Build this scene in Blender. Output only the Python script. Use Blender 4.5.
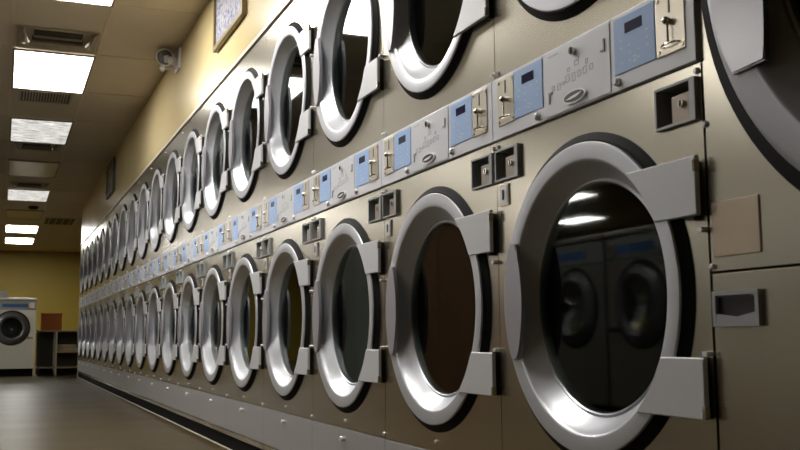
import bpy, bmesh, math, random
from mathutils import Vector, Matrix
random.seed(7)
PI = math.pi
scn = bpy.context.scene
COL = scn.collection
for o in list(bpy.data.objects): bpy.data.objects.remove(o)

# ---------------------------------------------------------------- camera, world, exposure
D = 1.1746            # distance from the camera to the plane of the dryer fronts
H = 0.601             # camera height
W = 0.8               # width of one stacked dryer
Y0 = 1.393            # seam between the large dryer and the first stacked dryer
ZC = 2.79             # ceiling height
f, yaw, pitch, roll = 966.9277, 0.3902, 0.1154, -0.0077
cd = bpy.data.cameras.new('camera'); cam = bpy.data.objects.new('camera', cd); COL.objects.link(cam)
cd.sensor_width = 36; cd.lens = f / 800 * 36; cd.clip_start = 0.02; cd.clip_end = 100
F = Vector((math.sin(yaw) * math.cos(pitch), math.cos(yaw) * math.cos(pitch), math.sin(pitch)))
Rr = Vector((math.cos(yaw), -math.sin(yaw), 0)); U = Rr.cross(F)
R2 = Rr * math.cos(roll) + U * math.sin(roll); U2 = -Rr * math.sin(roll) + U * math.cos(roll)
m = Matrix((R2, U2, -F)).transposed().to_4x4(); m.translation = (0, 0, H)
cam.matrix_world = m
scn.camera = cam
cd.dof.use_dof = True; cd.dof.focus_distance = 3.6; cd.dof.aperture_fstop = 11

wd = bpy.data.worlds.new('world'); scn.world = wd; wd.use_nodes = True
wd.node_tree.nodes['Background'].inputs[0].default_value = (0.9, 0.85, 0.7, 1)
wd.node_tree.nodes['Background'].inputs[1].default_value = 0.05
scn.view_settings.view_transform = 'Standard'
scn.view_settings.look = 'None'
scn.view_settings.gamma = 1
scn.view_settings.use_curve_mapping = False
scn.view_settings.exposure = 0.85
LAMP = 7.0
NEAR = 16.0

# ---------------------------------------------------------------- materials
def mat(name, col, metal=0.0, rough=0.5, noise=None, spec=0.5, bump=None, coat=0, aniso=0):
    m = bpy.data.materials.new(name); m.use_nodes = True
    nt = m.node_tree; b = nt.nodes['Principled BSDF']
    b.inputs['Base Color'].default_value = (*col, 1)
    b.inputs['Metallic'].default_value = metal
    b.inputs['Roughness'].default_value = rough
    b.inputs['Specular IOR Level'].default_value = spec
    b.inputs['Coat Weight'].default_value = coat
    b.inputs['Coat Roughness'].default_value = 0.25
    b.inputs['Anisotropic'].default_value = aniso
    if noise:
        # noise = (scale vector, amount on colour, amount on roughness)
        sc, ac, ar = noise
        tc = nt.nodes.new('ShaderNodeTexCoord'); mp = nt.nodes.new('ShaderNodeMapping')
        mp.inputs['Scale'].default_value = sc
        nz = nt.nodes.new('ShaderNodeTexNoise'); nz.inputs['Scale'].default_value = 1; nz.inputs['Detail'].default_value = 5
        nt.links.new(tc.outputs['Object'], mp.inputs[0]); nt.links.new(mp.outputs[0], nz.inputs['Vector'])
        r = nt.nodes.new('ShaderNodeValToRGB')
        r.color_ramp.elements[0].position = 0.15; r.color_ramp.elements[1].position = 0.85
        r.color_ramp.elements[0].color = (*[c * (1 - ac) for c in col], 1)
        r.color_ramp.elements[1].color = (*[min(1, c * (1 + ac)) for c in col], 1)
        nt.links.new(nz.outputs['Fac'], r.inputs[0]); nt.links.new(r.outputs[0], b.inputs['Base Color'])
        mr = nt.nodes.new('ShaderNodeMapRange')
        mr.inputs['From Min'].default_value = 0.15; mr.inputs['From Max'].default_value = 0.85
        mr.inputs['To Min'].default_value = max(0, rough - ar); mr.inputs['To Max'].default_value = rough + ar
        nt.links.new(nz.outputs['Fac'], mr.inputs[0]); nt.links.new(mr.outputs[0], b.inputs['Roughness'])
        if bump:
            bp = nt.nodes.new('ShaderNodeBump'); bp.inputs['Strength'].default_value = bump
            bp.inputs['Distance'].default_value = 0.002
            nt.links.new(nz.outputs['Fac'], bp.inputs['Height']); nt.links.new(bp.outputs[0], b.inputs['Normal'])
    return m

STEEL = mat('brushed_steel', (0.59, 0.55, 0.46), 1.0, 0.25)
STEEL2 = mat('steel_lint_panel', (0.42, 0.41, 0.42), 0.35, 0.36)
RING = mat('cast_door_ring', (0.57, 0.58, 0.62), 0.45, 0.35, noise=((6, 6, 6), 0.02, 0.02))
PULL = mat('door_pull_grey', (0.38, 0.365, 0.40), 0.3, 0.38)
DARKRING = mat('dark_door_ring', (0.34, 0.34, 0.36), 0.25, 0.33)
PULLD = mat('polished_pull', (0.34, 0.34, 0.35), 0.9, 0.28)
HINGE = mat('hinge_plate', (0.60, 0.605, 0.63), 0.15, 0.42)
RUBBER = mat('black_gasket', (0.006, 0.006, 0.006), 0, 0.7, spec=0.15)
CHROME = mat('chrome', (0.82, 0.80, 0.76), 1, 0.12)
BOXD = mat('dark_grey_door', (0.14, 0.14, 0.145), 0.3, 0.35)
ACC = mat('tan_access_plate', (0.50, 0.41, 0.32), 0.9, 0.33)
SILVER = mat('silver_plate', (0.80, 0.80, 0.80), 0.4, 0.3)
BLACK = mat('black_plastic', (0.012, 0.012, 0.013), 0, 0.4)
DRUM = mat('drum_interior', (0.07, 0.075, 0.07), 0.8, 0.4)
PANEL = mat('control_panel_grey', (0.72, 0.72, 0.76), 0.1, 0.36)
PANEL2 = mat('service_door_grey', (0.68, 0.69, 0.73), 0.1, 0.38)
BLUE = mat('blue_keypad', (0.36, 0.53, 0.86), 0, 0.35)
KEYS = mat('keypad_print', (0.55, 0.67, 0.85), 0, 0.4)
PRINT = mat('grey_print', (0.44, 0.44, 0.48), 0, 0.5)
DISP = mat('display_window', (0.012, 0.012, 0.06), 0, 0.15)
COIN = mat('coin_slide_plate', (0.66, 0.60, 0.50), 0.9, 0.3)
BOXG = mat('coin_box_grey', (0.36, 0.37, 0.375), 0.2, 0.4)
LOCKP = mat('coin_box_lock_plate', (0.34, 0.285, 0.24), 0.7, 0.4)
WALLY = mat('cream_yellow_wall', (0.76, 0.62, 0.34), 0, 0.22, noise=((1.2, 1.2, 1.2), 0.05, 0.04))
WALLB = mat('mustard_back_wall', (0.29, 0.20, 0.010), 0, 0.55, noise=((1, 1, 1), 0.04, 0.03))
CEIL = mat('ceiling_tile', (0.60, 0.53, 0.42), 0, 0.85, noise=((3, 1.5, 3), 0.05, 0.03))
GRID = mat('ceiling_grid', (0.62, 0.53, 0.39), 0, 0.5)
FLOOR = mat('polished_brown_floor', (0.058, 0.042, 0.018), 0, 0.36, noise=((0.8, 2.2, 1), 0.38, 0.05), spec=0.08)
KICK = mat('black_kick', (0.004, 0.004, 0.004), 0, 0.8, spec=0.08)
CAULK = mat('pale_caulk', (0.55, 0.52, 0.45), 0, 0.5)
TRIMM = mat('wall_trim', (0.72, 0.66, 0.54), 0.0, 0.35)
LFRAME = mat('light_frame', (0.30, 0.26, 0.20), 0, 0.5)
WHITE = mat('white_plastic', (0.68, 0.64, 0.60), 0, 0.4)
WOODF = mat('gold_wood_frame', (0.20, 0.15, 0.06), 0.2, 0.4)
DFRAME = mat('dark_frame', (0.05, 0.045, 0.04), 0, 0.4)
WASHER = mat('washer_steel', (0.60, 0.58, 0.50), 0.9, 0.33)
WPANEL = mat('washer_panel', (0.35, 0.37, 0.36), 0.3, 0.4)
WBLUE = mat('washer_blue_strip', (0.05, 0.14, 0.35), 0, 0.4)
ORANGE = mat('orange_brown_box', (0.42, 0.11, 0.02), 0, 0.6)
WOOD = mat('brown_wood', (0.26, 0.14, 0.07), 0, 0.45, noise=((20, 20, 1.5), 0.3, 0.05))
WOODD = mat('dark_wood', (0.035, 0.028, 0.018), 0, 0.5)
TTOP = mat('table_top', (0.30, 0.23, 0.12), 0, 0.4)
PALE = mat('pale_card', (0.33, 0.28, 0.18), 0, 0.6)
GREYC = mat('grey_cabinet', (0.68, 0.75, 0.70), 0.0, 0.45)
STRIP = mat('vent_metal', (0.38, 0.34, 0.27), 0.7, 0.3)
VDARK = mat('vent_dark', (0.03, 0.025, 0.02), 0, 0.6)
DIFF = mat('vent_plate', (0.40, 0.34, 0.25), 0.1, 0.45)
LAMPOFF = mat('unlit_lens', (0.42, 0.38, 0.31), 0, 0.3, noise=((30, 12, 1), 0.15, 0.05))

def glass_mat(name, tint):
    m = bpy.data.materials.new(name); m.use_nodes = True
    nt = m.node_tree; nt.nodes.clear()
    out = nt.nodes.new('ShaderNodeOutputMaterial'); mx = nt.nodes.new('ShaderNodeMixShader')
    fr = nt.nodes.new('ShaderNodeFresnel'); fr.inputs[0].default_value = 1.48
    tr = nt.nodes.new('ShaderNodeBsdfTransparent'); tr.inputs[0].default_value = (*tint, 1)
    gl = nt.nodes.new('ShaderNodeBsdfGlossy'); gl.inputs['Roughness'].default_value = 0.03
    gl.inputs['Color'].default_value = (0.9, 0.95, 0.92, 1)
    nt.links.new(fr.outputs[0], mx.inputs[0]); nt.links.new(tr.outputs[0], mx.inputs[1])
    nt.links.new(gl.outputs[0], mx.inputs[2]); nt.links.new(mx.outputs[0], out.inputs[0])
    return m
GLASS = glass_mat('dark_door_glass', (0.45, 0.48, 0.46))

def emis(name, col, s, streak=False):
    m = bpy.data.materials.new(name); m.use_nodes = True
    nt = m.node_tree; b = nt.nodes['Principled BSDF']
    b.inputs['Base Color'].default_value = (0.5, 0.5, 0.5, 1)
    b.inputs['Emission Color'].default_value = (*col, 1); b.inputs['Emission Strength'].default_value = s
    if streak:
        tc = nt.nodes.new('ShaderNodeTexCoord'); mp = nt.nodes.new('ShaderNodeMapping'); mp.inputs['Scale'].default_value = (4, 30, 1)
        nz = nt.nodes.new('ShaderNodeTexNoise'); nz.inputs['Scale'].default_value = 1.6; nz.inputs['Detail'].default_value = 6
        nz.inputs['Roughness'].default_value = 0.7
        r = nt.nodes.new('ShaderNodeValToRGB')
        r.color_ramp.elements[0].position = 0.44; r.color_ramp.elements[0].color = (0.16, 0.16, 0.15, 1)
        r.color_ramp.elements[1].position = 0.60; r.color_ramp.elements[1].color = (1, 1, 1, 1)
        nt.links.new(tc.outputs['Object'], mp.inputs[0]); nt.links.new(mp.outputs[0], nz.inputs['Vector'])
        nt.links.new(nz.outputs['Fac'], r.inputs[0])
        mu = nt.nodes.new('ShaderNodeMath'); mu.operation = 'MULTIPLY'; mu.inputs[1].default_value = s
        nt.links.new(r.outputs[0], mu.inputs[0]); nt.links.new(mu.outputs[0], b.inputs['Emission Strength'])
    return m
LIT = emis('lit_lens', (1.0, 0.975, 0.925), LAMP)
LITM = emis('mid_lit_lens', (1.0, 0.975, 0.925), 12.0)
LITN = emis('bright_lit_lens', (1.0, 0.975, 0.925), NEAR)  # stronger lens, raised to brighten dryers, far wall and glass reflections
LITS = emis('streaked_lit_lens', (1.0, 0.975, 0.925), 0.75, True)

# ---------------------------------------------------------------- mesh helpers
def box(bm, x0, x1, y0, y1, z0, z1, bev=0.0):
    r = bmesh.ops.create_cube(bm, size=1)
    for v in r['verts']:
        v.co = Vector(((x0 + x1) / 2 + v.co.x * (x1 - x0), (y0 + y1) / 2 + v.co.y * (y1 - y0), (z0 + z1) / 2 + v.co.z * (z1 - z0)))
    if bev:
        es = set(e for v in r['verts'] for e in v.link_edges)
        bmesh.ops.bevel(bm, geom=list(es), offset=bev, segments=2, affect='EDGES', profile=0.6)
def prism(bm, pts, x0, x1):
    """polygon in (y,z), extruded along x"""
    a = [bm.verts.new((x0, y, z)) for y, z in pts]; b = [bm.verts.new((x1, y, z)) for y, z in pts]
    n = len(pts)
    bm.faces.new(a); bm.faces.new(b[::-1])
    for i in range(n): bm.faces.new((a[i], b[i], b[(i + 1) % n], a[(i + 1) % n]))
def lathe(bm, prof, cy, cz, n=64, closed=False):
    """prof = (radius, x) list, turned about the x axis through (cy, cz)"""
    rows = []
    for r, x in prof:
        if r < 1e-6: rows.append([bm.verts.new((x, cy, cz))])
        else: rows.append([bm.verts.new((x, cy + r * math.cos(2 * PI * i / n), cz + r * math.sin(2 * PI * i / n))) for i in range(n)])
    pairs = list(zip(rows, rows[1:]))
    if closed: pairs.append((rows[-1], rows[0]))
    for a, b in pairs:
        for i in range(n):
            j = (i + 1) % n
            if len(a) == 1 and len(b) == 1: continue
            if len(a) == 1: bm.faces.new((a[0], b[i], b[j]))
            elif len(b) == 1: bm.faces.new((a[i], b[0], a[j]))
            else: bm.faces.new((a[i], b[i], b[j], a[j]))
def cyl(bm, p, q, r, n=16):
    p = Vector(p); q = Vector(q); d = q - p
    M = d.to_track_quat('Z', 'Y').to_matrix().to_4x4(); M.translation = (p + q) / 2
    bmesh.ops.create_cone(bm, cap_ends=True, segments=n, radius1=r, radius2=r, depth=d.length, matrix=M)
def tube(bm, pts, r, n=8):
    for a, b in zip(pts, pts[1:]): cyl(bm, a, b, r, n)
def holed(bm, y0, y1, z0, z1, cy, cz, r, x0, x1, n=64):
    """rectangular plate with a round hole, front at x0, back at x1"""
    angs = sorted(set([2 * PI * i / n for i in range(n)] + [math.atan2(z - cz, y - cy) % (2 * PI) for y in (y0, y1) for z in (z0, z1)]))
    def edge(a):
        c, s = math.cos(a), math.sin(a); t = 1e9
        if c > 1e-9: t = min(t, (y1 - cy) / c)
        if c < -1e-9: t = min(t, (y0 - cy) / c)
        if s > 1e-9: t = min(t, (z1 - cz) / s)
        if s < -1e-9: t = min(t, (z0 - cz) / s)
        return cy + t * c, cz + t * s
    L = []
    for a in angs:
        ey, ez = edge(a)
        L.append([bm.verts.new((x0, cy + r * math.cos(a), cz + r * math.sin(a))), bm.verts.new((x0, ey, ez)),
                  bm.verts.new((x1, ey, ez)), bm.verts.new((x1, cy + r * math.cos(a), cz + r * math.sin(a)))])
    for i in range(len(L)):
        a, b = L[i], L[(i + 1) % len(L)]
        for k in range(4):
            kk = (k + 1) % 4
            bm.faces.new((a[k], b[k], b[kk], a[kk]))
def obj(name, bm, m, parent=None, smooth=False, label=None, loc=None):
    bmesh.ops.recalc_face_normals(bm, faces=bm.faces)
    me = bpy.data.meshes.new(name); bm.to_mesh(me); bm.free()
    if smooth:
        for p in me.polygons: p.use_smooth = True
        if hasattr(me, 'set_sharp_from_angle'): me.set_sharp_from_angle(angle=math.radians(smooth if smooth is not True else 35))
    me.materials.append(m)
    o = bpy.data.objects.new(name, me); COL.objects.link(o)
    if parent: o.parent = parent
    if loc: o.location = loc
    if label: o['label'] = label
    return o
def B(): return bmesh.new()
def bxo(name, m, parent, *a, bev=0.0, label=None):
    bm = B(); box(bm, *a, bev=bev); return obj(name, bm, m, parent, label=label)
def tag(o, label, cat, group=None):
    o['label'] = label; o['category'] = cat
    if group: o['group'] = group
    return o
def thing(name, label, cat, loc=(0, 0, 0), group=None, rz=0):
    o = bpy.data.objects.new(name, None); COL.objects.link(o); o.location = loc; o.rotation_euler = (0, 0, rz)
    o.empty_display_size = 0.1
    return tag(o, label, cat, group)
def struct(name, bm, m, smooth=False):
    o = obj(name, bm, m, smooth=smooth); o['kind'] = 'structure'; return o
def copy_tree(o, parent=None):
    c = o.copy(); COL.objects.link(c)
    if parent: c.parent = parent
    for ch in list(o.children): copy_tree(ch, c)
    return c

# ---------------------------------------------------------------- the room
XL, XR, YN, YF, YE = -9.2, 5.0, -4.0, 25.6, Y0 + 19 * W + 0.02
bm = B(); box(bm, XL, XR, YN, YF, -0.1, 0); struct('floor', bm, FLOOR)
bm = B(); box(bm, XL, XR, YN, YF, ZC, ZC + 0.1); struct('ceiling', bm, CEIL)
bm = B(); box(bm, XL, XR, YF, YF + 0.1, 0, ZC); struct('wall_back', bm, WALLB)
bm = B(); box(bm, XL, XR, YN - 0.1, YN, 0, ZC); struct('wall_front', bm, WALLY)
bm = B(); box(bm, XL - 0.1, XL, YN, YF, 0, ZC); struct('wall_left', bm, WALLB)
bm = B(); box(bm, XR, XR + 0.1, YN, YF, 0, ZC); struct('wall_far_right', bm, WALLB)
BIGW = 1.15
bm = B()
box(bm, D, D + 0.12, Y0 - BIGW, YE, 2.152, ZC)                       # bulkhead flush with the dryer fronts
box(bm, D, D + 0.12, YN, Y0 - BIGW - 0.003, 0, ZC)
box(bm, D, D + 1.2, YE, YE + 0.10, 0, ZC)                        # return at the far end of the row
box(bm, D + 1.15, D + 1.2, YN, YE, 0, ZC)
struct('wall_right', bm, WALLY)
bm = B(); box(bm, D - 0.012, D + 0.1, Y0 - BIGW, YE, 2.128, 2.150, bev=0.002); struct('trim_1', bm, TRIMM)
bm = B(); box(bm, D - 0.006, D + 0.003, Y0 - BIGW, YE, 0.0, 0.004); struct('trim_2', bm, CAULK)
bm = B(); box(bm, D + 0.004, D + 1.0, Y0 - BIGW, YE - 0.002, 0.0, 0.073); struct('baseboard_right', bm, KICK)

# ceiling grid: thin tee bars every 0.61 m across and 1.22 m along
bm = B()
x = -9.15
while x < XR:
    box(bm, x - 0.012, x + 0.012, YN, YF, ZC - 0.004, ZC + 0.01); x += 0.61
y = 0.31 - 1.22 * 3
while y < YF:
    box(bm, XL, XR, y - 0.012, y + 0.012, ZC - 0.0035, ZC + 0.01); y += 1.22
struct('trim_3', bm, GRID)

# ---------------------------------------------------------------- stacked dryers
ZL, ZU = 0.685, 1.676
def ringsector(r0, r1, a0, a1, n=14):
    p = [(r1 * math.cos(a0 + (a1 - a0) * i / n), r1 * math.sin(a0 + (a1 - a0) * i / n)) for i in range(n + 1)]
    q = [(r0 * math.cos(a1 + (a0 - a1) * i / n), r0 * math.sin(a1 + (a0 - a1) * i / n)) for i in range(n + 1)]
    return p, q
def make_door(t, cy, cz, k=1.0, ringm=RING, pullm=PULL, hinges=True, big=False):
    """door of ring radius .3565*k; far (left in view) side +y carries the pull, the near side the hinges"""
    bm = B()
    S = [(0.247, 0.034), (0.2535, 0.026), (0.259, 0.029), (0.2635, 0.024), (0.270, 0.017), (0.284, 0.002), (0.291, -0.008), (0.2945, -0.014),
         (0.2975, -0.0165), (0.301, -0.017), (0.328, -0.0195), (0.3345, -0.0185), (0.3365, -0.016), (0.3365, -0.013), (0.297, -0.001), (0.297, 0.034)]
    lathe(bm, [(r * k, x) for r, x in S], cy, cz, 96, closed=True)
    door = obj('door', bm, ringm, t, smooth=40)
    bm = B(); lathe(bm, [(0.315 * k, 0.004), (0.325 * k, -0.010), (0.3370 * k, -0.0145), (0.3395 * k, -0.0145), (0.344 * k, -0.008), (0.3545 * k, -0.005), (0.3575 * k, -0.002), (0.3575 * k, 0.004)], cy, cz, 96, closed=True)
    obj('gasket', bm, RUBBER, door, smooth=40, label='black rubber gasket')
    bm = B(); lathe(bm, [(0, 0.030), (0.252 * k, 0.030), (0.252 * k, 0.034), (0, 0.034)], cy, cz, 64)
    obj('glass', bm, GLASS, door, label='dark reflective glass pane')
    # pull: lens-shaped plate over the far side of the ring
    a = math.radians(26)
    n = 12; out = []
    for i in range(n + 1):
        th = -a + 2 * a * i / n
        out.append((cy + 0.325 * k * math.cos(th), cz + 0.325 * k * math.sin(th)))
    inn = []
    for i in range(n + 1):
        s = 1 - 2 * i / n
        z = 0.142 * k * s
        inn.append((cy + k * (0.239 + (0.004 if k > 1.1 else 0.028) * s * s), cz + z * 0.98))
    bm = B(); prism(bm, out + inn, -0.027, -0.015)
    bmesh.ops.bevel(bm, geom=[e for e in bm.edges if all(abs(v.co.x + 0.027) < 1e-5 for v in e.verts)], offset=0.003, segments=2, affect='EDGES')
    obj('pull_handle', bm, pullm, door, smooth=30)
    if hinges:
        for s in (1, -1):
            e = 0.007 if s > 0 else 0.001
            pts = [(-0.3975, s * (0.124 + e)), (-0.3975, s * (0.233 + e))]
            for i in range(9):
                z = 0.233 + e - (0.233 - 0.124) * i / 8
                rr = 0.303
                pts.append((-math.sqrt(rr * rr - z * z), s * z))
            pts = [(cy + y * k, cz + z * k) for y, z in pts]
            bm = B(); prism(bm, pts, -0.0225, -0.013)
            bmesh.ops.bevel(bm, geom=[e for e in bm.edges if all(abs(v.co.x + 0.0225) < 1e-5 for v in e.verts)], offset=0.002, segments=1, affect='EDGES')
            h = obj('hinge_plate', bm, HINGE, door)
            bm = B(); zz = (cz + s * 0.222 * k)
            box(bm, -0.0240, -0.012, cy - 0.3985, cy - 0.3915, zz - 0.011, zz + 0.011, bev=0.001)
            obj('hinge_cap', bm, CHROME, door)
            bm = B(); box(bm, -0.013, 0.001, cy - 0.378, cy - 0.366, min(cz + s * 0.124, cz + s * 0.233), max(cz + s * 0.124, cz + s * 0.233))
            obj('hinge_knuckle', bm, BLACK, door, label='black hinge knuckle')
    return door

def make_drum(t, cy, cz, r, depth=0.62):
    bm = B(); lathe(bm, [(r * 0.9, 0.045), (r, 0.09), (r, depth), (r * 0.5, depth + 0.03), (0, depth + 0.03)], cy, cz, 48)
    for i in range(3):
        a = 2 * PI * i / 3 + 0.5
        cyl(bm, (0.12, cy + r * 0.93 * math.cos(a), cz + r * 0.93 * math.sin(a)), (depth, cy + r * 0.93 * math.cos(a), cz + r * 0.93 * math.sin(a)), 0.02, 8)
    return obj('drum', bm, DRUM, t, smooth=40)

def coin_box(t, y0, y1, z0, z1):
    bm = B(); x0, x1, w, wr = -0.010, 0.045, 0.005, 0.015
    box(bm, x0, x1, y0, y0 + wr, z0, z1); box(bm, x0, x1, y1 - w, y1, z0, z1)
    box(bm, x0, x1, y0 + wr, y1 - w, z0, z0 + w); box(bm, x0, x1, y0 + wr, y1 - w, z1 - w, z1)
    box(bm, x1 - 0.004, x1, y0, y1, z0, z1)
    c = obj('coin_box', bm, BOXG, t)
    w = wr; ym = y0 + w + (y1 - y0 - w) * 0.62
    bm = B(); box(bm, 0.000, 0.040, y0 + w, ym, z0 + 0.006, z1 - 0.022, bev=0.002)
    obj('lock_plate', bm, LOCKP, c, label='steel lock plate')
    bm = B(); cyl(bm, (-0.006, (y0 + w + ym) / 2, (z0 + z1) / 2), (0.003, (y0 + w + ym) / 2, (z0 + z1) / 2), 0.008)
    obj('lock', bm, CHROME, c)
    bm = B(); box(bm, -0.0068, -0.0055, (y0 + w + ym) / 2 - 0.002, (y0 + w + ym) / 2 + 0.002, (z0 + z1) / 2 - 0.006, (z0 + z1) / 2 + 0.006)
    obj('keyhole', bm, BLACK, c)

def coin_slide(cp, y, s):
    """plate centred at y, 0.085 wide"""
    bm = B(); box(bm, -0.0125, -0.009, y - 0.042, y + 0.042, 1.135, 1.256, bev=0.0015)
    for dy in (-0.035, 0.035):
        for z in (1.144, 1.247): cyl(bm, (-0.0145, y + dy, z), (-0.0115, y + dy, z), 0.0045, 10)
    obj('coin_slide', bm, COIN, cp, label='bare steel coin slide plate')
    bm = B()
    box(bm, -0.0132, -0.0122, y - 0.0025, y + 0.0025, 1.215, 1.248)
    obj('coin_slot', bm, BLACK, cp)
    bm = B()
    bmesh.ops.create_uvsphere(bm, u_segments=14, v_segments=10, radius=0.008, matrix=Matrix.Translation((-0.021, y, 1.198)))
    cyl(bm, (-0.025, y, 1.198), (-0.011, y, 1.198), 0.006, 10)
    cyl(bm, (-0.018, y, 1.192), (-0.018, y, 1.155), 0.0025, 8)
    pts = [(-0.014 - 0.010 * math.sin(a), y + 0.024 * math.cos(a), 1.152) for a in [PI * i / 10 for i in range(11)]]
    tube(bm, pts, 0.0025, 6)
    obj('coin_lever', bm, CHROME, cp, smooth=40)

def keypad(cp, y0, y1, k):
    bm = B(); box(bm, -0.0118, -0.009, y0, y1, 1.137, 1.256, bev=0.001)
    kp = obj('keypad', bm, BLUE, cp, label='pale blue keypad')
    ym = (y0 + y1) / 2
    bm = B(); box(bm, -0.0124, -0.0116, ym - 0.029, ym + 0.029, 1.216, 1.238)
    obj('display', bm, DISP, cp, label='dark display window')
    bm = B(); rnd = random.Random(k)
    for r in range(4):
        z = 1.205 - r * 0.016
        for c in range(4):
            if rnd.random() < 0.75:
                w = rnd.uniform(0.006, 0.011)
                yy = y0 + 0.02 + c * 0.029
                box(bm, -0.0121, -0.0115, yy, yy + w, z - 0.0022, z + 0.0022)
    for r in range(2): box(bm, -0.0121, -0.0115, ym - 0.008, ym + 0.004, 1.150 + r * 0.009, 1.155 + r * 0.009)
    obj('keypad_print', bm, KEYS, cp)

def make_stack(loc, label, group):
    t = thing('stacked_dryer', label, 'dryer', loc, group)
    h = W / 2 - 0.0015
    bm = B()
    box(bm, 0.022, 1.0, -h, -h + 0.01, 0.075, 2.125); box(bm, 0.022, 1.0, h - 0.01, h, 0.075, 2.125)
    box(bm, 0.022, 1.0, -h + 0.01, h - 0.01, 2.115, 2.125); box(bm, 0.99, 1.0, -h + 0.01, h - 0.01, 0.075, 2.115)
    box(bm, 0.022, 1.0, -h + 0.01, h - 0.01, 0.075, 0.085)
    obj('cabinet', bm, STEEL, t)
    for z0, z1, cz in ((0.273, 1.100, ZL), (1.2665, 2.125, ZU)):
        bm = B()
        if cz == ZL:                       # cut-outs for the two coin boxes
            holed(bm, -h, h, z0, 0.992, 0, cz, 0.300, 0.0, 0.018, 72)
            box(bm, 0, 0.018, -h, h, 1.078, 1.100)
            for ya, yb in ((-h, -0.390), (-0.272, 0.274), (0.392, h)): box(bm, 0, 0.018, ya, yb, 0.992, 1.078)
        else: holed(bm, -h, h, z0, z1, 0, cz, 0.300, 0.0, 0.018, 72)
        obj('front_panel', bm, STEEL, t)
        make_drum(t, 0, cz, 0.30)
        make_door(t, 0, cz)
    # control panel, far seam is at local y=+0.4 ; q() measures from the far seam
    q = lambda v: W / 2 - v
    bm = B(); box(bm, -0.010, 0.02, -h, h, 1.1035, 1.2635, bev=0.001)
    cp = obj('control_panel', bm, PANEL, t, label='pale grey control panel')
    bm = B(); box(bm, -0.0118, -0.009, q(0.532), q(0.268), 1.107, 1.260, bev=0.001)
    sd = obj('service_door', bm, PANEL2, cp)
    keypad(cp, q(0.257), q(0.120), 3); keypad(cp, q(0.684), q(0.548), 5)
    coin_slide(cp, q(0.076), 1); coin_slide(cp, q(0.731), -1)
    # oval badge
    bm = B(); n = 28; yb, zb = q(0.397), 1.130
    prism(bm, [(yb + 0.046 * math.cos(2 * PI * i / n), zb + 0.0155 * math.sin(2 * PI * i / n)) for i in range(n)], -0.0160, -0.0115)
    obj('badge_rim', bm, SILVER, cp)
    bm = B(); prism(bm, [(yb + 0.040 * math.cos(2 * PI * i / n), zb + 0.0115 * math.sin(2 * PI * i / n)) for i in range(n)], -0.0168, -0.0155)
    obj('badge', bm, BLACK, cp, label='black oval maker badge with silver lettering mark')
    bm = B()
    prism(bm, [(yb + 0.033, zb - 0.003), (yb + 0.012, zb + 0.001), (yb - 0.012, zb + 0.003), (yb - 0.033, zb + 0.004), (yb - 0.012, zb - 0.003), (yb + 0.012, zb - 0.005)], -0.0176, -0.0167)
    obj('badge_swoosh', bm, SILVER, cp)
    # printed folding / fabric icons
    bm = B()
    for i, (v, z, w, hh) in enumerate([(0.33, 1.168, 0.012, 0.014), (0.35, 1.171, 0.008, 0.006), (0.367, 1.178, 0.014, 0.016), (0.372, 1.197, 0.010, 0.008), (0.392, 1.176, 0.011, 0.018),
                                       (0.405, 1.205, 0.016, 0.010), (0.415, 1.178, 0.010, 0.014), (0.437, 1.180, 0.012, 0.016), (0.445, 1.198, 0.008, 0.010), (0.462, 1.181, 0.012, 0.012), (0.305, 1.170, 0.01, 0.01)]):
        y = q(v)
        for a in (0, 1):
            box(bm, -0.0122, -0.0115, y - w / 2, y + w / 2, z + (a - .5) * hh - 0.0009, z + (a - .5) * hh + 0.0009)
            box(bm, -0.0122, -0.0115, y + (a - .5) * w - 0.0009, y + (a - .5) * w + 0.0009, z - hh / 2, z + hh / 2)
    box(bm, -0.0122, -0.0115, q(0.33), q(0.285), 1.246, 1.2485)
    obj('printed_icons', bm, PRINT, cp)
    for v, z, s in ((0.288, 1.150, 1), (0.512, 1.215, -1)):
        y = q(v); bm = B()
        box(bm, -0.014, -0.0115, y - 0.003, y + 0.003, z - 0.013, z + 0.013)
        box(bm, -0.014, -0.0115, y - 0.003 if s < 0 else y - 0.013, y + 0.013 if s < 0 else y + 0.003, z - 0.013 if s < 0 else z + 0.008, z - 0.008 if s < 0 else z + 0.013)
        obj('latch', bm, BOXG, cp)
    for v, z in ((0.395, 1.234),):
        bm = B(); cyl(bm, (-0.020, q(v), z), (-0.0115, q(v), z), 0.009, 16); box(bm, -0.022, -0.019, q(v) - 0.002, q(v) + 0.002, z - 0.007, z + 0.007)
        obj('lock', bm, CHROME, cp, smooth=30)
    for v, z in ((0.231, 1.120), (0.556, 1.122)):
        bm = B(); lathe(bm, [(0, -0.020), (0.005, -0.020), (0.0085, -0.017), (0.0095, -0.010)], q(v), z, 18)
        obj('round_button', bm, SILVER, cp, smooth=30)
    coin_box(t, q(0.126), q(0.008), 0.994, 1.076); coin_box(t, q(0.790), q(0.672), 0.994, 1.076)
    bm = B(); box(bm, -0.004, 0.001, q(0.066), q(0.019), 0.930, 0.985, bev=0.001)
    kp = obj('key_switch', bm, COIN, t)
    bm = B(); box(bm, -0.0055, -0.003, q(0.060), q(0.025), 0.936, 0.979); obj('key_switch_recess', bm, PANEL, kp)
    bm = B(); box(bm, -0.008, -0.004, q(0.0455), q(0.0395), 0.945, 0.971); obj('rocker', bm, BLACK, kp)
    # seam pins
    for y, z in ((-h + 0.010, 0.287), (-h + 0.010, 1.086), (h - 0.010, 1.086), (-h + 0.008, 1.283), (h - 0.010, 1.283), (-h + 0.006, 2.09), (h - 0.4, 0.300)):
        bm = B(); lathe(bm, [(0, -0.006), (0.004, -0.006), (0.0065, -0.003), (0.0065, 0.001)], y, z, 12); obj('screw', bm, SILVER, t, smooth=40)
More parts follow.
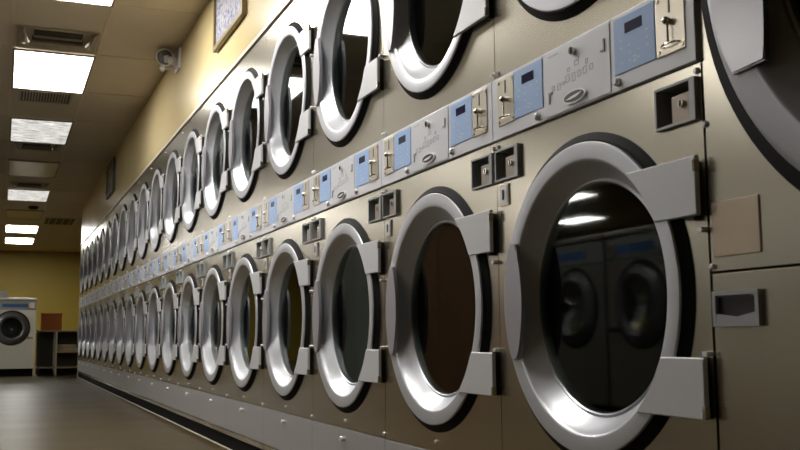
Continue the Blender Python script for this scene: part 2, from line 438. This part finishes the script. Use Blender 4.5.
    for cz in (ZL, ZU):
        for s in (0.105, -0.118):
            bm = B(); cyl(bm, (-0.014, -h + 0.004, cz + s), (0.002, -h + 0.004, cz + s), 0.005, 10); box(bm, -0.012, 0.001, -h + 0.001, -h + 0.016, cz + s - 0.004, cz + s + 0.004)
            obj('hinge_pin', bm, SILVER, t)
    # lint panel and plinth
    bm = B(); box(bm, -0.003, 0.018, -h, h, 0.104, 0.2695, bev=0.001); lp = obj('lint_panel', bm, STEEL2, t, label='smooth grey lint drawer front')
    bm = B(); lathe(bm, [(0, -0.022), (0.008, -0.022), (0.011, -0.018), (0.009, -0.010), (0.006, -0.003)], 0, 0.235, 18); obj('knob', bm, SILVER, lp, smooth=40)
    bm = B(); box(bm, -0.002, 0.04, -h, h, 0.075, 0.101); obj('plinth', bm, STEEL, t)
    return t

ORD = ['first', 'second', 'third', 'fourth', 'fifth', 'sixth', 'seventh', 'eighth', 'ninth', 'tenth', 'eleventh', 'twelfth', 'thirteenth',
       'fourteenth', 'fifteenth', 'sixteenth', 'seventeenth', 'eighteenth']
grp = 'stacked coin dryers in the long row'
proto = make_stack((D, Y0 + W / 2, 0), 'nearest stainless stacked dryer, beside the single large dryer at the right', grp)
for k in range(2, 20):
    c = copy_tree(proto); c.location = (D, Y0 + (k - 0.5) * W, 0)
    if k == 19: c['label'] = 'last stainless stacked dryer at the far end of the long row'
    else: c['label'] = '%s stainless stacked dryer along the row, counting away from the single large dryer' % ORD[k - 1]

# ---------------------------------------------------------------- the single large dryer
t = thing('large_dryer', 'large single-drum stainless dryer at the near right end of the row', 'dryer', (D, Y0 - BIGW / 2 - 0.002, 0))
h = BIGW / 2 - 0.003
bm = B()
box(bm, 0.022, 1.1, -h, -h + 0.01, 0.075, 2.125); box(bm, 0.022, 1.1, h - 0.01, h, 0.075, 2.125)
box(bm, 0.022, 1.1, -h + 0.01, h - 0.01, 2.115, 2.125); box(bm, 1.09, 1.1, -h + 0.01, h - 0.01, 0.075, 2.115)
box(bm, 0.022, 1.1, -h + 0.01, h - 0.01, 0.075, 0.085)
obj('cabinet', bm, STEEL, t)
cyb, czb, kb = 0.0 + (BIGW / 2 + 0.002 - 0.5663), 1.269, 0.5586 / 0.3565
bm = B(); holed(bm, -h, h, 0.7135, 2.125, cyb, czb, 0.50, 0.0, 0.018, 96); obj('front_panel', bm, STEEL, t)
bm = B(); box(bm, 0.0, 0.02, -h, h, 0.076, 0.7085, bev=0.001); lp = obj('lower_panel', bm, STEEL, t)
make_drum(t, cyb, czb, 0.47, 0.8)
make_door(t, cyb, czb, kb, DARKRING, PULLD, hinges=False)
bm = B()
q = lambda v: BIGW / 2 + 0.002 - v
box(bm, -0.003, 0.001, q(0.130), q(0.013), 0.738, 0.836, bev=0.001); obj('access_plate', bm, ACC, t)
# recessed grey pull
bm = B()
y0, y1, z0, z1, w = q(0.126), q(0.013), 0.615, 0.677, 0.008
box(bm, -0.010, 0.0, y0, y0 + w, z0, z1); box(bm, -0.010, 0.0, y1 - w, y1, z0, z1)
box(bm, -0.010, 0.0, y0 + w, y1 - w, z0, z0 + w); box(bm, -0.010, 0.0, y0 + w, y1 - w, z1 - w, z1)
r = obj('recessed_pull', bm, BOXG, lp)
bm = B(); prism(bm, [(y0 + w, z0 + w), (y1 - w, z0 + w), (y1 - w, z0 + 0.022), ((y0 + y1) / 2, z0 + 0.016), (y0 + w, z0 + 0.024)], -0.009, -0.001)
box(bm, -0.003, 0.0, y0 + w, y1 - w, z1 - w - 0.003, z1 - w)
obj('pull_scoop', bm, PULL, lp)
bm = B(); box(bm, -0.002, -0.0002, y0 + w, y1 - w, z0 + w, z1 - w); obj('pull_recess', bm, BLACK, lp)
for y, z in ((q(0.008), 0.722), (q(0.006), 0.982)):
    bm = B(); lathe(bm, [(0, -0.006), (0.004, -0.006), (0.006, -0.003), (0.006, 0.001)], y, z, 12); obj('screw', bm, SILVER, t, smooth=40)

# ---------------------------------------------------------------- ceiling fixtures
def troffer(x, y, lens, label, group='recessed ceiling lights'):
    t = thing('ceiling_light', label, 'ceiling light', (x + 0.305, y + 0.61, ZC - 0.02), group)
    bm = B(); a, b = 0.300, 0.605
    for s in (-1, 1):
        box(bm, min(s * a, s * (a - 0.018)), max(s * a, s * (a - 0.018)), -b, b, 0.0, 0.014)
        box(bm, -a + 0.018, a - 0.018, min(s * b, s * (b - 0.018)), max(s * b, s * (b - 0.018)), 0.0, 0.014)
    obj('frame', bm, LFRAME, t)
    bm = B(); box(bm, -a + 0.018, a - 0.018, -b + 0.018, b - 0.018, 0.004, 0.012); obj('diffuser', bm, lens, t)
    return t
troffer(0, 0.31, LAMPOFF, 'unlit ceiling light above the camera')
troffer(0, 2.75, LITM, 'lit ceiling light nearest the large dryer, above the frame')
troffer(0, 5.19, LITN, 'bright ceiling light cut by the top edge of the photo')
troffer(0, 7.63, LIT, 'bright white ceiling light between the two nearest air diffusers and slot grille')
troffer(0, 10.07, LITS, 'streaked, partly lit ceiling light, third from the camera')
troffer(0, 12.51, LAMPOFF, 'unlit dull ceiling light panel behind the streaked one')
troffer(0, 14.95, LITS, 'small streaked half-lit ceiling light in the middle distance')
troffer(0, 17.39, LAMPOFF, 'unlit ceiling light panel with the smoke detector under it')
troffer(0, 19.83, LITN, 'far lit ceiling light, second from the back wall')
troffer(0, 22.27, LITN, 'farthest lit ceiling light, closest to the mustard back wall')
for x, y, l in ((-3.05, 2.75, LIT), (-3.05, 5.19, LIT), (-3.05, 10.07, LIT), (-3.05, 14.95, LITN), (-3.05, 17.39, LITN), (-3.05, 22.27, LITN),  # some read from reflections; others added to brighten the dryers and far wall
                (-6.1, 12.51, LITN), (-7.93, 14.95, LITN), (-6.1, 2.75, LIT), (-6.1, 19.83, LIT)):
    troffer(x, y, l, 'lit ceiling light off to the left, of a set partly mirrored in door glass, partly added for brightness', 'ceiling lights out of frame to the left')

def diffuser(x0, x1, y0, y1, label):
    t = thing('air_diffuser', label, 'air vent', ((x0 + x1) / 2, (y0 + y1) / 2, ZC), 'ceiling air diffusers')
    a, b = (x1 - x0) / 2, (y1 - y0) / 2
    bm = B(); box(bm, -a, a, -b, b, -0.012, -0.005, bev=0.002); obj('frame', bm, DIFF, t)
    for yy, w, x in ((-b + 0.10, 0.055, a - 0.11), (-b + 0.24, 0.035, a - 0.10)):
        bm = B(); box(bm, -x, x, yy - w, yy + w, -0.020, -0.012); obj('opening', bm, VDARK, t)
        bm = B(); cyl(bm, (-x, yy + w + 0.008, -0.026), (x, yy + w + 0.008, -0.026), 0.010, 10); obj('blade', bm, STRIP, t)
    for s in (-1, 1):
        bm = B()
        tube(bm, [(s * (a - 0.03), -b + 0.02, -0.014), (s * (a - 0.05), -b * 0.5, -0.045), (s * (a - 0.07), -b * 0.1, -0.045), (s * (a - 0.04), b * 0.4, -0.014)], 0.016, 8)
        obj('bracket', bm, STRIP, t, label='shiny curved bracket')
    return t
diffuser(0.03, 0.58, 7.05, 7.58, 'dark bladed air diffuser just nearer than the bright white light')
diffuser(0.04, 0.56, 11.34, 11.84, 'dark bladed air diffuser just beyond the streaked light')
diffuser(0.04, 0.56, 14.30, 14.86, 'small bladed air diffuser just nearer than the half-lit light')

def grille(x0, x1, y0, y1, n, label, group):
    t = thing('ceiling_grille', label, 'air vent', ((x0 + x1) / 2, (y0 + y1) / 2, ZC), group)
    a, b = (x1 - x0) / 2, (y1 - y0) / 2
    bm = B()
    for s in (-1, 1):
        box(bm, -a, a, min(s * b, s * (b - 0.02)), max(s * b, s * (b - 0.02)), -0.014, -0.005)
        box(bm, min(s * a, s * (a - 0.02)), max(s * a, s * (a - 0.02)), -b + 0.02, b - 0.02, -0.014, -0.005)
    obj('frame', bm, STRIP, t)
    bm = B(); box(bm, -a + 0.02, a - 0.02, -b + 0.02, b - 0.02, -0.008, -0.005); obj('backing', bm, VDARK, t)
    bm = B()
    for i in range(n):
        x = -a + 0.03 + (2 * a - 0.06) * (i + 0.5) / n
        box(bm, x - 0.006, x + 0.006, -b + 0.02, b - 0.02, -0.014, -0.008)
    obj('slats', bm, STRIP, t)
grille(0.07, 0.52, 8.93, 9.33, 16, 'slotted ceiling grille just beyond the bright white light', None)
grille(0.66, 1.20, 18.4, 19.4, 4, 'dark ceiling grille near the top of the far end of the dryers', None)
t = thing('smoke_detector', 'small dark smoke detector on the far ceiling', 'smoke detector', (0.42, 16.9, ZC))
bm = B(); lathe(bm, [(0.0, 0.05), (0.06, 0.045), (0.08, 0.02), (0.08, 0.0)], 0, 0, 24)
bmesh.ops.rotate(bm, verts=bm.verts, cent=(0, 0, 0), matrix=Matrix.Rotation(PI / 2, 3, 'Y'))
obj('housing', bm, VDARK, t, smooth=40, loc=(0, 0, -0.005))

# emergency lamp on the wall just under the ceiling
t = thing('emergency_light', 'pale round emergency lamp on the cream wall just below the ceiling', 'emergency light', (D, 7.22, 2.695))
bm = B(); box(bm, -0.02, 0.0, -0.10, 0.10, -0.085, 0.085, bev=0.008); obj('wall_plate', bm, WHITE, t)
def head(y, z, rr, m0):
    bm = B()
    lathe(bm, [(0, 0.09), (rr * 0.7, 0.085), (rr, 0.03), (rr, -0.02), (rr * 0.9, -0.02), (rr * 0.86, 0.0)], 0, 0, 28)
    o = obj('lamp_head', bm, WHITE, t, smooth=40); o.location = (-0.105, y, z); o.rotation_euler = (0, math.radians(-18), math.radians(66))
    bm = B(); lathe(bm, [(rr * 0.86, 0.0), (rr * 0.86, 0.012), (rr * 0.4, 0.03), (0, 0.034)], 0, 0, 28)
    g = obj('reflector', bm, BOXD, o, smooth=40)
    bm = B(); bmesh.ops.create_uvsphere(bm, u_segments=12, v_segments=8, radius=rr * 0.25, matrix=Matrix.Translation((0.01, 0, 0)))
    obj('bulb', bm, WHITE, o, smooth=True)
head(0.0, 0.012, 0.066, None)
bm = B(); cyl(bm, (-0.10, 0.0, 0.0), (-0.015, 0.03, -0.01), 0.03, 14); obj('neck', bm, WHITE, t)
bm = B(); bmesh.ops.create_uvsphere(bm, u_segments=14, v_segments=10, radius=0.026, matrix=Matrix.Translation((-0.11, 0.07, -0.055)))
cyl(bm, (-0.11, 0.07, -0.055), (-0.015, 0.07, -0.05), 0.014, 10)
obj('side_knob', bm, WHITE, t, smooth=40)

# pictures on the wall
def art_mat(name, c1, c2, c3, sc):
    m = bpy.data.materials.new(name); m.use_nodes = True; nt = m.node_tree; b = nt.nodes['Principled BSDF']
    tc = nt.nodes.new('ShaderNodeTexCoord'); nz = nt.nodes.new('ShaderNodeTexNoise'); nz.inputs['Scale'].default_value = sc; nz.inputs['Detail'].default_value = 3
    nz.inputs['Distortion'].default_value = 1.5
    r = nt.nodes.new('ShaderNodeValToRGB'); e = r.color_ramp.elements
    e[0].position = 0.38; e[0].color = (*c1, 1); e[1].position = 0.62; e[1].color = (*c3, 1)
    x = e.new(0.48); x.color = (*c2, 1)
    nt.links.new(tc.outputs['Object'], nz.inputs['Vector']); nt.links.new(nz.outputs['Fac'], r.inputs[0]); nt.links.new(r.outputs[0], b.inputs['Base Color'])
    b.inputs['Roughness'].default_value = 0.25
    return m
def picture(y0, y1, z0, z1, w, fm, am, label, name='framed_picture'):
    t = thing(name, label, 'picture', (D, (y0 + y1) / 2, z0))
    a = (y1 - y0) / 2; hh = z1 - z0
    bm = B()
    box(bm, -0.03, -0.001, -a, -a + w, 0, hh, bev=0.003); box(bm, -0.03, -0.001, a - w, a, 0, hh, bev=0.003)
    box(bm, -0.03, -0.001, -a + w, a - w, 0, w, bev=0.003); box(bm, -0.03, -0.001, -a + w, a - w, hh - w, hh, bev=0.003)
    obj('frame', bm, fm, t)
    bm = B(); box(bm, -0.016, -0.004, -a + w, a - w, w, hh - w); obj('print', bm, am, t)
picture(5.02, 5.80, 2.352, 2.745, 0.03, WOODF, art_mat('blue_print', (0.20, 0.22, 0.36), (0.42, 0.44, 0.55), (0.60, 0.58, 0.62), 28), 'gold framed blue-grey print high on the wall at the top edge')
picture(11.62, 12.42, 2.33, 2.73, 0.045, DFRAME, art_mat('grey_print_art', (0.16, 0.14, 0.12), (0.22, 0.20, 0.17), (0.28, 0.25, 0.22), 5), 'small dark framed picture farther along the cream wall')

# ---------------------------------------------------------------- washers
def make_washer(loc, rz, label, group=None):
    """front faces local -y, base on the floor"""
    t = thing('front_load_washer', label, 'washer', loc, group, rz)
    w = 0.37
    bm = B(); holed(bm, -w, w, 0.13, 1.10, 0, 0.80, 0.20, 0.0, 0.02, 48)
    R = Matrix.Rotation(PI / 2, 3, 'Z')
    def turn(b): bmesh.ops.rotate(b, verts=b.verts, cent=(0, 0, 0), matrix=R); return b
    # local x(depth) -> y ; built with front towards -x then turned so that front faces -y
    box(bm, 0.02, 0.85, -w, -w + 0.02, 0.13, 1.10); box(bm, 0.02, 0.85, w - 0.02, w, 0.13, 1.10); box(bm, 0.83, 0.85, -w + .02, w - .02, 0.13, 1.10)
    obj('cabinet', turn(bm), WASHER, t)
    bm = B(); prism(bm, [(-w, 1.105), (w, 1.105), (w, 1.26), (-w, 1.26)], -0.004, 0.84); obj('control_panel', turn(bm), WPANEL, t)
    bm = B(); box(bm, -0.02, 0.85, -w - 0.005, w + 0.005, 1.262, 1.30, bev=0.008); obj('top', turn(bm), WASHER, t)
    bm = B(); box(bm, -0.008, -0.003, -0.24, 0.16, 1.145, 1.20); obj('display_strip', turn(bm), WBLUE, t, label='dark blue display strip')
    bm = B(); box(bm, -0.02, -0.004, -0.345, -0.255, 1.13, 1.22, bev=0.004); obj('coin_slot', turn(bm), COIN, t)
    bm = B()
    lathe(bm, [(0.165, 0.0), (0.175, -0.03), (0.20, -0.045), (0.245, -0.03), (0.262, -0.012), (0.262, 0.0)], 0, 0.80, 48)
    d = obj('door', turn(bm), BOXD, t, smooth=40)
    bm = B(); lathe(bm, [(0.262, -0.001), (0.262, -0.008), (0.29, -0.006), (0.292, 0)], 0, 0.80, 48, closed=True); obj('door_surround', turn(bm), BLACK, d, smooth=40)
    bm = B(); lathe(bm, [(0, 0.03), (0.08, 0.02), (0.168, -0.012)], 0, 0.80, 40); obj('glass', turn(bm), GLASS, d, smooth=40)
    bm = B(); lathe(bm, [(0.175, 0.06), (0.18, 0.4), (0, 0.42)], 0, 0.80, 32); obj('drum', turn(bm), DRUM, t, smooth=40)
    bm = B(); box(bm, -0.03, 0.0, -0.33, -0.24, 0.62, 0.655, bev=0.004); obj('door_latch', turn(bm), CHROME, t)
    bm = B(); box(bm, 0.04, 0.80, -w + 0.02, w - 0.02, 0.0, 0.128); obj('base', turn(bm), KICK, t, label='black base')
    return t
w0 = make_washer((0.165, 17.4, 0), 0, 'front-load steel washer standing alone at the far left by the table')
for i in range(7):
    y = 6.76 - i * 0.78
    c = copy_tree(w0); c.location = (-1.41, y, 0); c.rotation_euler = (0, 0, PI / 2)
    c['label'] = 'steel washer of the opposite row, outside the frame and mirrored in door glass'
    c['group'] = 'washers across the aisle'

# pale box on the far washer
t = tag(bxo('cardboard_box', mat('pale_grey_box', (0.42, 0.42, 0.44), 0, 0.6), None, -0.15, 0.08, 17.6, 17.9, 1.30, 1.42, bev=0.004), 'pale grey box lying on top of the far washer', 'box')

# table with open shelving at the far end
t = thing('shelf_table', 'dark open-shelved table with a tan top behind the end of the dryer row', 'table', (1.30, 17.9, 0))
a, b = 0.72, 0.36
bm = B(); box(bm, -a, a, -b, b, 0.735, 0.765, bev=0.004); obj('table_top', bm, TTOP, t)
for x in (-a + 0.02, -a + 0.30, 0.05, a - 0.02):
    for y in (-b + 0.02, b - 0.02):
        bm = B(); box(bm, x - 0.015, x + 0.015, y - 0.015, y + 0.015, 0, 0.735); obj('leg', bm, STRIP if x == -a + 0.30 else WOODD, t)
bm = B(); box(bm, -a + 0.035, a - 0.035, b - 0.012, b, 0.001, 0.735); obj('back_panel', bm, WOODD, t)
bm = B(); box(bm, -a + 0.32, a - 0.04, -b + 0.0, b - 0.04, 0.38, 0.40); obj('shelf', bm, TTOP, t)
bm = B(); box(bm, -a, a, -b + 0.0, b - 0.0, 0.12, 0.14); obj('shelf', bm, TTOP, t)
for i, (x0, x1, z0, z1, m_) in enumerate([(0.90, 1.24, 0.401, 0.45, PALE), (0.91, 1.22, 0.451, 0.49, TTOP), (0.90, 1.21, 0.491, 0.52, PALE)]):
    tag(bxo('folded_cloth', m_, None, x0, x1, 17.60, 17.85, z0, z1, bev=0.008),
        ['pale folded cloth at the bottom of the shelf stack', 'tan folded cloth in the middle of the shelf stack', 'pale folded cloth on top of the shelf stack'][i], 'cloth', 'folded cloths on the table shelf')
t = thing('wooden_box', 'orange-brown box standing on the tan table top beside the washer', 'box', (0.80, 17.8, 0.766))
bm = B(); box(bm, -0.165, 0.165, -0.14, 0.14, 0, 0.285, bev=0.004); obj('box_body', bm, ORANGE, t)
bm = B(); box(bm, -0.17, 0.17, -0.145, 0.145, 0.262, 0.290, bev=0.004); obj('lid', bm, ORANGE, t)

# out of frame, seen mirrored in the door glass
t = thing('wooden_cupboard', 'tall brown wooden cupboard across the aisle, seen mirrored in the second lower door', 'cupboard', (-1.41, 8.30, 0), rz=0)
bm = B(); box(bm, -0.6, 0, -1.08, 1.08, 0, 1.62, bev=0.005); obj('cupboard_body', bm, WOOD, t)
for s in (-1, 1):
    bm = B(); box(bm, 0.001, 0.02, min(s * 0.01, s * 0.72), max(s * 0.01, s * 1.05), 0.08, 1.52, bev=0.004); d = obj('cupboard_door', bm, WOOD, t)
    bm = B(); cyl(bm, (0.02, s * 0.06, 0.85), (0.045, s * 0.06, 0.85), 0.012); obj('knob', bm, CHROME, d)
t = thing('locker_stand_in', 'tall grey locker-shaped stand-in across the aisle, added for the grey reflection in the third lower door', 'locker', (-1.41, 10.9, 0))  # locker shape added to stand in for an unidentified grey reflection
bm = B(); box(bm, -0.6, 0, -1.1, 1.1, 0, 1.75, bev=0.005); obj('locker_body', bm, GREYC, t)
for s in range(3):
    bm = B(); box(bm, 0.001, 0.015, -1.06 + s * 0.72, -1.06 + s * 0.72 + 0.68, 0.08, 1.70, bev=0.003); obj('locker_door', bm, GREYC, t)
